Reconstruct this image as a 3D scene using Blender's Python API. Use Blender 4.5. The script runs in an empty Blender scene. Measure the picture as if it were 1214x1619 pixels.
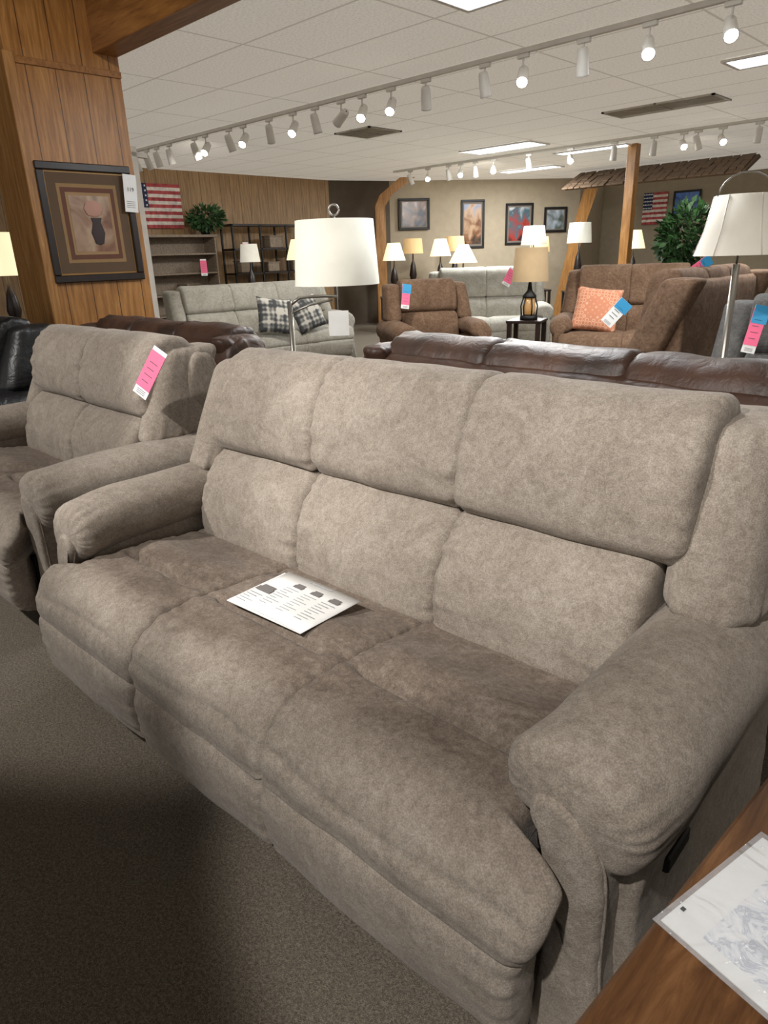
import bpy, bmesh, math, random
from mathutils import Vector, Matrix, noise
random.seed(4)
S=bpy.context.scene
COL=bpy.context.collection
try:
    S.view_settings.view_transform='Standard'; S.view_settings.look='None'
except Exception: pass

# ---------------------------------------------------------------- materials
def lin(c):
    return tuple(((x/255)/12.92 if x/255<=.04045 else ((x/255+.055)/1.055)**2.4) for x in c)+(1.,)
def newmat(name):
    m=bpy.data.materials.new(name); m.use_nodes=True
    nt=m.node_tree; b=nt.nodes['Principled BSDF']
    return m,nt,b
def N(nt,t,**k):
    n=nt.nodes.new(t)
    for a,v in k.items():
        if a in n.inputs: n.inputs[a].default_value=v
        else: setattr(n,a,v)
    return n
def ramp(nt,fac,stops):
    r=nt.nodes.new('ShaderNodeValToRGB'); e=r.color_ramp.elements
    while len(e)<len(stops): e.new(.5)
    for i,(p,c) in enumerate(stops): e[i].position=p; e[i].color=c
    nt.links.new(fac,r.inputs[0]); return r
def coords(nt,scale=(1,1,1),world=False,rot=(0,0,0)):
    mp=nt.nodes.new('ShaderNodeMapping'); mp.inputs['Scale'].default_value=scale; mp.inputs['Rotation'].default_value=rot
    if world:
        g=nt.nodes.new('ShaderNodeNewGeometry'); nt.links.new(g.outputs['Position'],mp.inputs[0])
    else:
        g=nt.nodes.new('ShaderNodeTexCoord'); nt.links.new(g.outputs['Object'],mp.inputs[0])
    return mp.outputs[0]
def bump(nt,b,h,strength,dist=.01,prev=None):
    n=nt.nodes.new('ShaderNodeBump'); n.inputs['Strength'].default_value=strength; n.inputs['Distance'].default_value=dist
    nt.links.new(h,n.inputs['Height'])
    if prev: nt.links.new(prev,n.inputs['Normal'])
    nt.links.new(n.outputs[0],b.inputs['Normal']); return n.outputs[0]
def plain(name,c,rough=.5,metal=0,emit=0,ec=None,spec=.5):
    m,nt,b=newmat(name)
    tc=coords(nt); n=N(nt,'ShaderNodeTexNoise',Scale=8.,Detail=3.); nt.links.new(tc,n.inputs['Vector'])
    l=lin(c); d=tuple(x*.88 for x in l[:3])+(1,)
    r=ramp(nt,n.outputs[0],[(.3,d),(.7,l)]); nt.links.new(r.outputs[0],b.inputs['Base Color'])
    b.inputs['Roughness'].default_value=rough; b.inputs['Metallic'].default_value=metal
    b.inputs['Specular IOR Level'].default_value=spec
    if emit:
        b.inputs['Emission Color'].default_value=lin(ec or c); b.inputs['Emission Strength'].default_value=emit
    return m
def fabric(name,dark,mid,light,sc=6.,weave=420.,bs=.25,sheen=.1,top=None):
    """top: second colour set used on the flat seat, blended by the cushion's own depth axis"""
    m,nt,b=newmat(name); L=nt.links
    tc=coords(nt)
    n1=N(nt,'ShaderNodeTexNoise',Scale=sc,Detail=9.,Roughness=.74,Distortion=1.1); L.new(tc,n1.inputs['Vector'])
    n2=N(nt,'ShaderNodeTexNoise',Scale=sc*9,Detail=6.,Roughness=.75,Distortion=.5); L.new(tc,n2.inputs['Vector'])
    mx=N(nt,'ShaderNodeMath',operation='MULTIPLY_ADD'); L.new(n2.outputs[0],mx.inputs[0]); mx.inputs[1].default_value=.7; 
    ad=N(nt,'ShaderNodeMath',operation='MULTIPLY'); L.new(n1.outputs[0],ad.inputs[0]); ad.inputs[1].default_value=.65
    L.new(ad.outputs[0],mx.inputs[2])
    r=ramp(nt,mx.outputs[0],[(.5,lin(dark)),(.66,lin(mid)),(.84,lin(light))])
    col=r.outputs[0]
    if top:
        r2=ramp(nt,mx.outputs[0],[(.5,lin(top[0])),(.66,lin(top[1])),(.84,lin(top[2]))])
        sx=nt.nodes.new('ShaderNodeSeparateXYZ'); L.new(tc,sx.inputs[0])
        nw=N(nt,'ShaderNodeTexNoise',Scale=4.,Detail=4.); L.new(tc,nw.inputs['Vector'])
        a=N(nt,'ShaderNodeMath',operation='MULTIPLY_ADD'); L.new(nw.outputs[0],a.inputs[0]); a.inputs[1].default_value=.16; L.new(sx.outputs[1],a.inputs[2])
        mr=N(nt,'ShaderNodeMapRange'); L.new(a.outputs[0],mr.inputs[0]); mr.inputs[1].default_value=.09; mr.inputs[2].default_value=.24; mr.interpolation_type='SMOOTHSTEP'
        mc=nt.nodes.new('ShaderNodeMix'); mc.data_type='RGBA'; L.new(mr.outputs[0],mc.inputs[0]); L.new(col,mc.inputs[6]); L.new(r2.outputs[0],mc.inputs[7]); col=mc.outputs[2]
    # knit speckle
    n3=N(nt,'ShaderNodeTexVoronoi',Scale=weave); L.new(tc,n3.inputs['Vector'])
    r3=ramp(nt,n3.outputs['Distance'],[(.0,(1.14,1.14,1.14,1)),(.75,(.68,.68,.68,1))])
    mm=nt.nodes.new('ShaderNodeMix'); mm.data_type='RGBA'; mm.blend_type='MULTIPLY'; mm.inputs[0].default_value=.85
    L.new(col,mm.inputs[6]); L.new(r3.outputs[0],mm.inputs[7]); L.new(mm.outputs[2],b.inputs['Base Color'])
    b.inputs['Roughness'].default_value=.9; b.inputs['Specular IOR Level'].default_value=.12
    b.inputs['Sheen Weight'].default_value=sheen; b.inputs['Sheen Roughness'].default_value=.45
    p=bump(nt,b,n2.outputs[0],.09,.005)
    bump(nt,b,n3.outputs['Distance'],bs,.002,p)
    return m
def leather(name,dark,light,rough=.38):
    m,nt,b=newmat(name); L=nt.links
    tc=coords(nt)
    n1=N(nt,'ShaderNodeTexNoise',Scale=5.,Detail=5.); L.new(tc,n1.inputs['Vector'])
    r=ramp(nt,n1.outputs[0],[(.35,lin(dark)),(.7,lin(light))]); L.new(r.outputs[0],b.inputs['Base Color'])
    b.inputs['Roughness'].default_value=rough
    v=N(nt,'ShaderNodeTexVoronoi',Scale=130.); L.new(tc,v.inputs['Vector'])
    w=N(nt,'ShaderNodeTexNoise',Scale=12.,Detail=3.,Distortion=1.2); L.new(tc,w.inputs['Vector'])
    p=bump(nt,b,w.outputs[0],.30,.02); bump(nt,b,v.outputs['Distance'],.12,.002,p)
    return m
def wood(name,dark,mid,light,stretch=(14,14,1),groove=None,spacing=.2,rough=.4,world=True,sc=1.6,gdark=.35):
    m,nt,b=newmat(name); L=nt.links
    tc=coords(nt,stretch,world)
    n0=N(nt,'ShaderNodeTexNoise',Scale=sc*.35,Detail=1.); L.new(tc,n0.inputs['Vector'])
    n1=N(nt,'ShaderNodeTexNoise',Scale=sc*3.5,Detail=8.,Roughness=.7,Distortion=.6); L.new(tc,n1.inputs['Vector'])
    w=N(nt,'ShaderNodeMath',operation='MULTIPLY'); L.new(n0.outputs[0],w.inputs[0]); w.inputs[1].default_value=60.
    sn=N(nt,'ShaderNodeMath',operation='SINE'); L.new(w.outputs[0],sn.inputs[0])
    ma=N(nt,'ShaderNodeMath',operation='MULTIPLY_ADD'); L.new(sn.outputs[0],ma.inputs[0]); ma.inputs[1].default_value=.07; L.new(n1.outputs[0],ma.inputs[2])
    r=ramp(nt,ma.outputs[0],[(.3,lin(dark)),(.5,lin(mid)),(.7,lin(light))])
    out=r.outputs[0]
    if groove is not None:
        g=coords(nt,(1,1,1),world); sx=nt.nodes.new('ShaderNodeSeparateXYZ'); L.new(g,sx.inputs[0])
        d=N(nt,'ShaderNodeMath',operation='DIVIDE'); L.new(sx.outputs[groove],d.inputs[0]); d.inputs[1].default_value=spacing
        f=N(nt,'ShaderNodeMath',operation='FRACT'); L.new(d.outputs[0],f.inputs[0])
        l=N(nt,'ShaderNodeMath',operation='LESS_THAN'); L.new(f.outputs[0],l.inputs[0]); l.inputs[1].default_value=.035
        mm=nt.nodes.new('ShaderNodeMix'); mm.data_type='RGBA'; L.new(l.outputs[0],mm.inputs[0]); L.new(out,mm.inputs[6])
        mm.inputs[7].default_value=tuple(x*gdark for x in lin(dark)[:3])+(1,); out=mm.outputs[2]
    L.new(out,b.inputs['Base Color']); b.inputs['Roughness'].default_value=rough
    bump(nt,b,n1.outputs[0],.06,.004)
    return m

TA=((134,123,112),(154,143,131),(173,163,151))
M_taupe=fabric('taupe_suede',*TA,8.,330.)
M_seat=fabric('taupe_suede_nap_shade',*TA,8.,330.,top=((100,88,78),(121,108,97),(146,134,122)))  # seat tops darkened in the colour, imitating how the nap shades when viewed
M_base=plain('dark_lining',(38,34,32),.9)
M_lgray=fabric('light_grey_fabric',(152,148,136),(174,170,158),(194,190,179),5.,300.,.15)
M_brown=fabric('brown_suede',(92,70,55),(116,92,73),(140,114,93),5.,300.,.1,.05)
M_dsuede=fabric('dark_suede',(82,63,50),(105,83,66),(128,104,86),4.,300.,.1,.02)
M_dgray=fabric('charcoal_fabric',(70,69,68),(92,90,88),(112,110,106),5.,300.,.15,.05)
M_brleather=leather('brown_leather',(42,27,19),(74,49,36),.52)
M_bkleather=leather('black_leather',(14,14,15),(28,28,30),.42)
M_darkwood=wood('dark_frame_wood',(22,13,10),(32,20,15),(44,28,21),(10,10,2),world=False,rough=.35)
M_goldfr=plain('gold_fillet',(150,112,58),.4,.3)
M_panelY=wood('panel_wood_column',(132,86,38),(160,109,54),(182,131,72),(9,9,.8),1,.19)
M_panelX=wood('panel_wood_beam',(120,76,32),(148,98,46),(168,116,60),(.8,9,9),None)
M_trimw=wood('trim_wood',(134,90,42),(160,112,58),(182,134,78),(9,9,.8),None)
M_backw=wood('far_panel_wood',(128,99,66),(150,119,82),(168,137,98),(7,7,.7),1,.2,rough=.5)
M_tan=plain('tan_wall_paint',(160,147,125),.85)
M_taned=plain('taupe_wall_paint',(88,76,62),.85)
M_white=plain('white_enamel',(226,222,214),.4)
M_paper=plain('white_paper',(240,240,238),.6)
M_ink=plain('printed_ink',(80,80,82),.7)
M_pink=plain('pink_card',(250,110,150),.6)
M_blue=plain('blue_card',(50,150,200),.6)
M_metal=plain('brushed_metal',(150,146,140),.35,.9)
M_black=plain('black_metal',(24,23,22),.5,.3)
M_greyw=wood('weathered_wood',(108,94,78),(132,116,98),(152,136,116),(3,12,12),None,rough=.6)
M_shakes=plain('cedar_shakes',(92,72,52),.85)
M_leaf=plain('leaf_green',(50,84,42),.5)
M_trunk=plain('bark',(70,52,38),.8)
M_shade=plain('cream_linen_shade',(232,230,216),.8,0,.22,(255,250,235))
M_shadew=plain('lit_lamp_shade',(250,238,208),.8,0,.9,(255,236,190))
M_shadet=plain('tan_lamp_shade',(190,160,115),.8,0,.45,(230,190,130))
M_shadeb=plain('burlap_shade',(170,146,112),.9,0,.12,(210,180,140))
M_bulb=plain('lit_bulb',(255,250,235),.3,0,60,(255,248,236))
M_off=plain('dark_reflector',(110,108,104),.4,.4)
M_panel=plain('fluorescent_diffuser',(240,246,255),.5,0,3.2,(232,242,255))
M_tablew=wood('walnut_table_top',(74,48,30),(100,68,42),(128,90,58),(8,1.,8),None,rough=.2)

def grid_ceiling():
    m,nt,b=newmat('ceiling_tiles_glow'); L=nt.links
    g=coords(nt,(1,1,1),True); sx=nt.nodes.new('ShaderNodeSeparateXYZ'); L.new(g,sx.inputs[0])
    outs=[]
    for k,(sp,off,w) in enumerate([(1.22,7.0,.016),(.61,-8.85,.032)]):
        a=N(nt,'ShaderNodeMath',operation='ADD'); L.new(sx.outputs[k],a.inputs[0]); a.inputs[1].default_value=off+61
        d=N(nt,'ShaderNodeMath',operation='DIVIDE'); L.new(a.outputs[0],d.inputs[0]); d.inputs[1].default_value=sp
        f=N(nt,'ShaderNodeMath',operation='FRACT'); L.new(d.outputs[0],f.inputs[0])
        l=N(nt,'ShaderNodeMath',operation='LESS_THAN'); L.new(f.outputs[0],l.inputs[0]); l.inputs[1].default_value=w
        outs.append(l.outputs[0])
    mx=N(nt,'ShaderNodeMath',operation='MAXIMUM'); L.new(outs[0],mx.inputs[0]); L.new(outs[1],mx.inputs[1])
    n=N(nt,'ShaderNodeTexNoise',Scale=60.,Detail=4.); L.new(g,n.inputs['Vector'])
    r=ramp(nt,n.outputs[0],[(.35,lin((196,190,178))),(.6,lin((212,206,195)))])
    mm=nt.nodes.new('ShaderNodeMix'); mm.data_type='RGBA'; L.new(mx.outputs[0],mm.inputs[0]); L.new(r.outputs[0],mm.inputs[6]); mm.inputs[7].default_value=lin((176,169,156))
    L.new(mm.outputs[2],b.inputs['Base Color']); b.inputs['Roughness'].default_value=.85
    L.new(mm.outputs[2],b.inputs['Emission Color']); b.inputs['Emission Strength'].default_value=.45  # tiles glow faintly, an added fill light for the room
    iv=N(nt,'ShaderNodeMath',operation='SUBTRACT'); iv.inputs[0].default_value=1; L.new(mx.outputs[0],iv.inputs[1])
    p=bump(nt,b,n.outputs[0],.3,.004); bump(nt,b,iv.outputs[0],.25,.006,p)
    return m
def carpet():
    m,nt,b=newmat('carpet'); L=nt.links
    g=coords(nt,(1,1,1),True)
    n=N(nt,'ShaderNodeTexVoronoi',Scale=520.); L.new(g,n.inputs['Vector'])
    n2=N(nt,'ShaderNodeTexNoise',Scale=150.,Detail=3.); L.new(g,n2.inputs['Vector'])
    sp=nt.nodes.new('ShaderNodeSeparateColor'); L.new(n.outputs['Color'],sp.inputs[0])
    a=N(nt,'ShaderNodeMath',operation='MULTIPLY_ADD'); L.new(sp.outputs[0],a.inputs[0]); a.inputs[1].default_value=.5; L.new(n2.outputs[0],a.inputs[2])
    r=ramp(nt,a.outputs[0],[(.40,lin((88,81,72))),(.75,lin((111,103,92))),(1.0,lin((136,127,114)))])
    L.new(r.outputs[0],b.inputs['Base Color']); b.inputs['Roughness'].default_value=1; b.inputs['Specular IOR Level'].default_value=.05
    bump(nt,b,n.outputs['Distance'],.5,.003)
    return m
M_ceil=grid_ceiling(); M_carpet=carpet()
def plaid():
    m,nt,b=newmat('plaid_fabric'); L=nt.links
    g=coords(nt); sx=nt.nodes.new('ShaderNodeSeparateXYZ'); L.new(g,sx.inputs[0])
    acc=None
    for k,fr,am in ((0,42,.08),(2,42,.08),(0,105,.06),(2,105,.06)):
        f=N(nt,'ShaderNodeMath',operation='MULTIPLY'); L.new(sx.outputs[k],f.inputs[0]); f.inputs[1].default_value=fr
        s=N(nt,'ShaderNodeMath',operation='SINE'); L.new(f.outputs[0],s.inputs[0])
        q=N(nt,'ShaderNodeMath',operation='MULTIPLY_ADD'); L.new(s.outputs[0],q.inputs[0]); q.inputs[1].default_value=am
        if acc: L.new(acc,q.inputs[2])
        else: q.inputs[2].default_value=0.
        acc=q.outputs[0]
    n=N(nt,'ShaderNodeTexNoise',Scale=7.,Detail=3.); L.new(g,n.inputs['Vector'])
    a=N(nt,'ShaderNodeMath',operation='ADD'); L.new(acc,a.inputs[0]); L.new(n.outputs[0],a.inputs[1])
    r=ramp(nt,a.outputs[0],[(.36,lin((64,66,68))),(.48,lin((118,118,114))),(.6,lin((190,186,176)))])
    L.new(r.outputs[0],b.inputs['Base Color']); b.inputs['Roughness'].default_value=.9
    return m
M_plaid=plaid()
def lattice():
    m,nt,b=newmat('orange_lattice'); L=nt.links
    g=coords(nt,(1,1,1),False,(0,math.radians(45),0))
    v=N(nt,'ShaderNodeTexVoronoi',Scale=20.,Randomness=0.); L.new(g,v.inputs['Vector'])
    r=ramp(nt,v.outputs['Distance'],[(.28,lin((186,118,86))),(.40,lin((212,168,138))),(.52,lin((192,126,96)))])
    L.new(r.outputs[0],b.inputs['Base Color']); b.inputs['Roughness'].default_value=.9
    return m
M_lat=lattice()

# ---------------------------------------------------------------- builders
def tag_obj(o,label,cat,group=None):
    o['label']=label; o['category']=cat
    if group: o['group']=group
def mkobj(name,me,mat,parent=None,smooth=True):
    o=bpy.data.objects.new(name,me); COL.objects.link(o)
    if mat: me.materials.append(mat)
    if smooth:
        for p in me.polygons: p.use_smooth=True
    if parent: o.parent=parent
    return o
def frombm(name,bm,mat,parent=None,smooth=True):
    bmesh.ops.recalc_face_normals(bm,faces=bm.faces[:])
    me=bpy.data.meshes.new(name); bm.to_mesh(me); bm.free()
    return mkobj(name,me,mat,parent,smooth)
def empty(name,loc,rot=0.,label='',cat='',group=None):
    o=bpy.data.objects.new(name,None); COL.objects.link(o); o.empty_display_size=.1
    o.location=loc; o.rotation_euler=(0,0,math.radians(rot)); 
    if label: tag_obj(o,label,cat,group)
    return o
def boxes(name,lst,mat,parent=None,bev=.004,rot=None,loc=None):
    """lst of (x0,x1,y0,y1,z0,z1) -> one mesh"""
    bm=bmesh.new()
    for (x0,x1,y0,y1,z0,z1) in lst:
        r=bmesh.ops.create_cube(bm,size=1); vs=r['verts']
        for v in vs:
            v.co=Vector(((x0+x1)/2+v.co.x*(x1-x0),(y0+y1)/2+v.co.y*(y1-y0),(z0+z1)/2+v.co.z*(z1-z0)))
        if bev:
            es=list({e for v in vs for e in v.link_edges}); m=min(x1-x0,y1-y0,z1-z0)
            bmesh.ops.bevel(bm,geom=es,offset=min(bev,m*.3),segments=1,affect='EDGES')
    o=frombm(name,bm,mat,parent,False)
    if rot: o.rotation_euler=rot
    if loc: o.location=loc
    return o
def lathe(name,prof,mat,parent=None,loc=(0,0,0),seg=24,closed=False):
    bm=bmesh.new(); rings=[]
    for (r,z) in prof:
        rings.append([bm.verts.new((max(r,.0005)*math.cos(2*math.pi*i/seg),max(r,.0005)*math.sin(2*math.pi*i/seg),z)) for i in range(seg)])
    for a,b in zip(rings,rings[1:]):
        for i in range(seg): bm.faces.new((a[i],a[(i+1)%seg],b[(i+1)%seg],b[i]))
    if not closed:
        bm.faces.new(rings[0]); bm.faces.new(rings[-1])
    o=frombm(name,bm,mat,parent); o.location=loc; return o
def tube(name,pts,r,mat,parent=None,seg=10):
    bm=bmesh.new(); pts=[Vector(p) for p in pts]; rings=[]
    up=Vector((0,0,1))
    for i,p in enumerate(pts):
        d=(pts[min(i+1,len(pts)-1)]-pts[max(i-1,0)]).normalized()
        a=d.cross(up if abs(d.z)<.9 else Vector((1,0,0))).normalized()
        if rings: 
            a=(pa-d*pa.dot(d)).normalized()
        b=d.cross(a); pa=a
        rings.append([bm.verts.new(p+a*r*math.cos(2*math.pi*k/seg)+b*r*math.sin(2*math.pi*k/seg)) for k in range(seg)])
    for A,B in zip(rings,rings[1:]):
        for i in range(seg): bm.faces.new((A[i],A[(i+1)%seg],B[(i+1)%seg],B[i]))
    bm.faces.new(rings[0]); bm.faces.new(rings[-1])
    return frombm(name,bm,mat,parent)
def spline(P,M):
    n=len(P); out=[]; fine=[]
    for i in range(n):
        p0,p1,p2,p3=[Vector((*P[(i+k-1)%n],0)) for k in range(4)]
        for j in range(12):
            t=j/12
            fine.append(.5*((2*p1)+(-p0+p2)*t+(2*p0-5*p1+4*p2-p3)*t*t+(-p0+3*p1-3*p2+p3)*t**3))
    L=[0]
    for i in range(len(fine)): L.append(L[-1]+(fine[(i+1)%len(fine)]-fine[i]).length)
    T=L[-1]; j=0
    for k in range(M):
        s=T*k/M
        while L[j+1]<s: j+=1
        f=(s-L[j])/max(L[j+1]-L[j],1e-9)
        out.append(fine[j].lerp(fine[(j+1)%len(fine)],f))
    return out,T
def loft(name,prof,axis,a0,a1,r,mat,parent=None,M=48,NN=12,wr=.003,bulge=.01,deform=None,gather=1.,seed=None,sag=0.,pleat=0.,npl=20):
    P,T=spline(prof,M)
    area=sum(P[i].x*P[(i+1)%M].y-P[(i+1)%M].x*P[i].y for i in range(M))
    sg=1 if area>0 else -1
    nr=[]
    for i in range(M):
        t=(P[(i+1)%M]-P[i-1]).normalized(); nr.append(Vector((t.y,-t.x,0))*sg)
    c=sum(P,Vector())/M
    st=[]
    Q=6
    for k in range(Q): th=math.pi/2*(k/Q); st.append((a0+r-r*math.cos(th),r*(1-math.sin(th))))
    for k in range(NN+1): st.append((a0+r+(a1-a0-2*r)*k/NN,0.))
    for k in range(1,Q+1): th=math.pi/2*(1-k/Q); st.append((a1-r+r*math.cos(th),r*(1-math.sin(th))))
    sd=seed if seed is not None else random.random()*100
    bm=bmesh.new(); rings=[]; L=a1-a0
    def put(a,u,v):
        p=Vector((a,u,v)) if axis=='x' else (Vector((u,a,v)) if axis=='y' else Vector((u,v,a)))
        if deform: p=deform(p)
        return bm.verts.new(p)
    # mesh-cap ring
    def cap(a,ins,f,off):
        return [put(a+off,c.x+(P[i].x-nr[i].x*ins-c.x)*f,c.y+(P[i].y-nr[i].y*ins-c.y)*f) for i in range(M)]
    rings.append(cap(a0,r,.3,-bulge)); rings.append(cap(a0,r,.7,-bulge*.7))
    for (a,ins) in st:
        e=min(a-a0,a1-a); eg=math.exp(-max(e,0)/.06)
        mid=1-((a-(a0+a1)/2)/(L/2))**2
        R=[]
        for i in range(M):
            s=T*i/M
            ph=2*math.pi*i/M
            g=noise.noise(Vector((math.cos(ph)*T*6.5,math.sin(ph)*T*6.5,sd+(0 if a<(a0+a1)/2 else 9)+a*1.5)))
            l=noise.noise(Vector((a*7,P[i].x*7,P[i].y*7+sd)))
            d=wr*(2.4*gather*eg*g+1.6*l)-ins+sag*mid
            if pleat: d+=pleat*math.exp(-max(e-.01,0)/.05)*math.sin(ph*npl+5*noise.noise(Vector((ph*1.3,sd,a*3))))*(.5+.5*noise.noise(Vector((ph*2,sd+3,0)))*2)
            R.append(put(a,P[i].x+nr[i].x*d,P[i].y+nr[i].y*d))
        rings.append(R)
    rings.append(cap(a1,r,.7,bulge*.7)); rings.append(cap(a1,r,.3,bulge))
    for A,B in zip(rings,rings[1:]):
        for i in range(M): bm.faces.new((A[i],A[(i+1)%M],B[(i+1)%M],B[i]))
    bm.faces.new(rings[0]); bm.faces.new(rings[-1])
    return frombm(name,bm,mat,parent)
def sm(x): x=max(0,min(1,x)); return x*x*(3-2*x)

def sofa(name,label,cat,loc,rot,bounds,mat,mseat=None,hi=False,group=None,arms=(True,True),tall=1.0,wings=True,puffy=1.,bb=None,tex=(.09,.09),endx=(.0,.045),ww=1.0):
    E=empty(name,loc,rot,label,cat,group)
    mseat=mseat or mat
    q=2 if hi else 1
    M=56*q; NN=12*q
    bl,br=bounds[0],bounds[-1]
    bb=bb or bounds
    n=len(bounds)-1
    for i in range(n):
        x0,x1=bounds[i],bounds[i+1]; mx=(x0+x1)/2; w=(x1-x0)/2
        lft=(i==0 and arms[0]); rgt=(i==n-1 and arms[1])
        def dT(p,x0=x0,x1=x1,mx=mx,w=w,lft=lft,rgt=rgt):
            f=sm((.105-p.y)/.05)
            lo=.62+.38*sm((p.z-.25)/.15)
            if lft and p.x<mx: p.x-=tex[0]*f*((mx-p.x)/w)
            if rgt and p.x>mx: p.x+=tex[1]*f*((p.x-mx)/w)*lo
            return p
        def dS(p,x0=x0,x1=x1,mx=mx,w=w,dT=dT):
            if p.z>.40:
                # crease across the seat
                fx=sm((p.x-x0-.03)/.05)*sm((x1-.04-p.x)/.05)
                p.z-=.032*fx*math.exp(-((p.y-.245)/.013)**2)
                p.z+=.016*math.exp(-((p.y-.34)/.07)**2)*fx
                p.z+=.008*(1-((p.x-mx)/w)**2)*sm((.2-p.y)/.1)
                p.z-=.012*sm((p.y-.4)/.15)
            elif p.y<.06:
                # soft tuck across the front roll
                p.y+=.006*math.exp(-((p.z-.385-.012*math.sin(p.x*9))/.010)**2)*sm((p.x-x0)/.06)*sm((x1-p.x)/.06)
            return dT(p)
        def dF(p,mx=mx,w=w,dT=dT):
            p.y-=.010*max(0,1-((p.x-mx)/w)**2)*sm((.07-p.y)/.05)
            return dT(p)
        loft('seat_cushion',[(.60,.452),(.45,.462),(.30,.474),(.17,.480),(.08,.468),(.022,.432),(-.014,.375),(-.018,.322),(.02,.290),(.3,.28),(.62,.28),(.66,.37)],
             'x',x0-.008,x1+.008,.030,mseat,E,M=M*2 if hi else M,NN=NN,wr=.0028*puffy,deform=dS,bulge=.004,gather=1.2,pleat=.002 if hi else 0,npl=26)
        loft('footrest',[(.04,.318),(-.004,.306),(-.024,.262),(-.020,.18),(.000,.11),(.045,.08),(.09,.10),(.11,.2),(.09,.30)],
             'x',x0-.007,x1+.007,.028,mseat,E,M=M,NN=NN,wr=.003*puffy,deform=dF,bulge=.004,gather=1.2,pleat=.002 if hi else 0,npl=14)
        y0,y1=bb[i],bb[i+1]
        bx0=y0+(.02 if i==0 else 0); bx1=y1-(.02 if i==n-1 else 0)
        t=tall
        loft('lumbar_cushion',[(.555,.42),(.538,.50),(.55,.58),(.585,.66),(.64,.718),(.70,.735),(.80,.72),(.82,.5),(.70,.40)],
             'x',bx0-.006,bx1+.006,.036,mat,E,M=M,NN=NN,wr=.0038*puffy,bulge=.004,sag=.002,pleat=.005 if hi else 0,npl=15)
        hx0=bx0-.008-(endx[0] if i==0 else 0); hx1=bx1+.008+(endx[1] if i==n-1 else 0)
        loft('headrest_cushion',[(.69,.728),(.645,.745),(.628,.79),(.646,.90),(.683,.985*t),(.735,1.043*t),(.82,1.062*t),(.91,1.02*t),(.94,.88),(.88,.74)],
             'x',hx0,hx1,.036,mat,E,M=M,NN=NN,wr=.0038*puffy,bulge=.006,sag=.0,pleat=.0055 if hi else 0,npl=15)
    for s,on,b in ((-1,arms[0],bl),(1,arms[1],br)):
        if not on: continue
        b=abs(b)
        def X(pts): return [(s*(b+x),z) for x,z in pts]
        def dA(p):
            f=sm((.32-p.y)/.2); p.z-=.014*f*sm((p.z-.42)/.2)
            g=sm((.26-p.y)/.14); p.x-=s*.020*g
            p.z+=.010*math.sin((p.y-.1)*3.2)
            return p
        loft('arm_roll',X([(.01,.49),(-.020,.535),(-.012,.60),(.04,.638),(.11,.648),(.175,.628),(.222,.575),(.230,.51),(.207,.45),(.155,.425),(.07,.45)]),
             'y',.112,.97,.046,mat,E,M=M*2 if hi else M,NN=NN,wr=.0022*puffy,deform=dA,gather=.8,bulge=.008,pleat=.003,npl=22)
        loft('arm_side_panel',X([(.02,.0),(.01,.25),(.02,.48),(.10,.52),(.185,.48),(.19,.3),(.195,.0),(.10,.0)]),
             'y',.165,.95,.016,mat,E,M=M,NN=NN,wr=.0015,bulge=.002)
        FP=X([(.05,.0),(.06,.2),(.073,.33),(.070,.41),(.048,.465),(.026,.508),(.036,.545),(.075,.552),(.120,.522),(.152,.46),(.160,.38),(.162,.25),(.175,.12),(.19,.0),(.11,-.0)])
        loft('arm_front_panel',FP,'y',.094,.20,.016,mat,E,M=M,NN=4,wr=.0012,bulge=.006,pleat=.001,npl=18)
        if hi:
            sp,_=spline(FP,64)
            k0=max(range(len(sp)),key=lambda i:(sp[i].y<.02)*1.0-abs(sp[i].x-(s*(b+.11))))
            ordd=[sp[(k0+i)%64] for i in range(64)]; ordd=[p for p in ordd if p.y>.02]
            tube('piping',[(p.x,.112,p.y) for p in ordd],.0035,mat,E,8)
            boxes('release_handle',[(min(s*(b+.186),s*(b+.200)),max(s*(b+.186),s*(b+.200)),.27,.37,.35,.385)],M_black,E,.004)
        if wings:
            def dW(p):
                h=p.z-.60; p.y+=h*.42; p.x-=s*h*(.09 if ww>=1 else .14); return p
            off=(.012 if s>0 else 0) if ww>=1 else -.008
            loft('back_wing',[(s*(b+x*ww+off),y) for x,y in [(-.01,.70),(-.002,.622),(.045,.580),(.12,.585),(.170,.63),(.182,.73),(.165,.83),(.08,.86),(.0,.83)]],
                 'z',.638,1.01*tall,.036,mat,E,M=M,NN=NN,wr=.003*puffy,deform=dW,bulge=.008,gather=1.2,pleat=.004 if hi else 0,npl=14)
    wl=.10 if wings else .0
    loft('back_shell',[(.74,.10),(.76,.5),(.80,.8),(.86,.97),(.92,.985*tall),(.975,.95*tall),(.99,.8),(.975,.5),(.96,.10),(.85,.06)],
         'x',bl-wl,br+wl,.03,mat,E,M=M,NN=NN,wr=.003,bulge=.003)
    boxes('base_frame',[(bl-.02,br+.02,.10,.93,.03,.29)],M_base,E)
    for x in (bl,br):
        for y in (.2,.85): boxes('foot',[(x-.03,x+.03,y-.03,y+.03,0,.035)],M_base,E)
    return E

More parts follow.
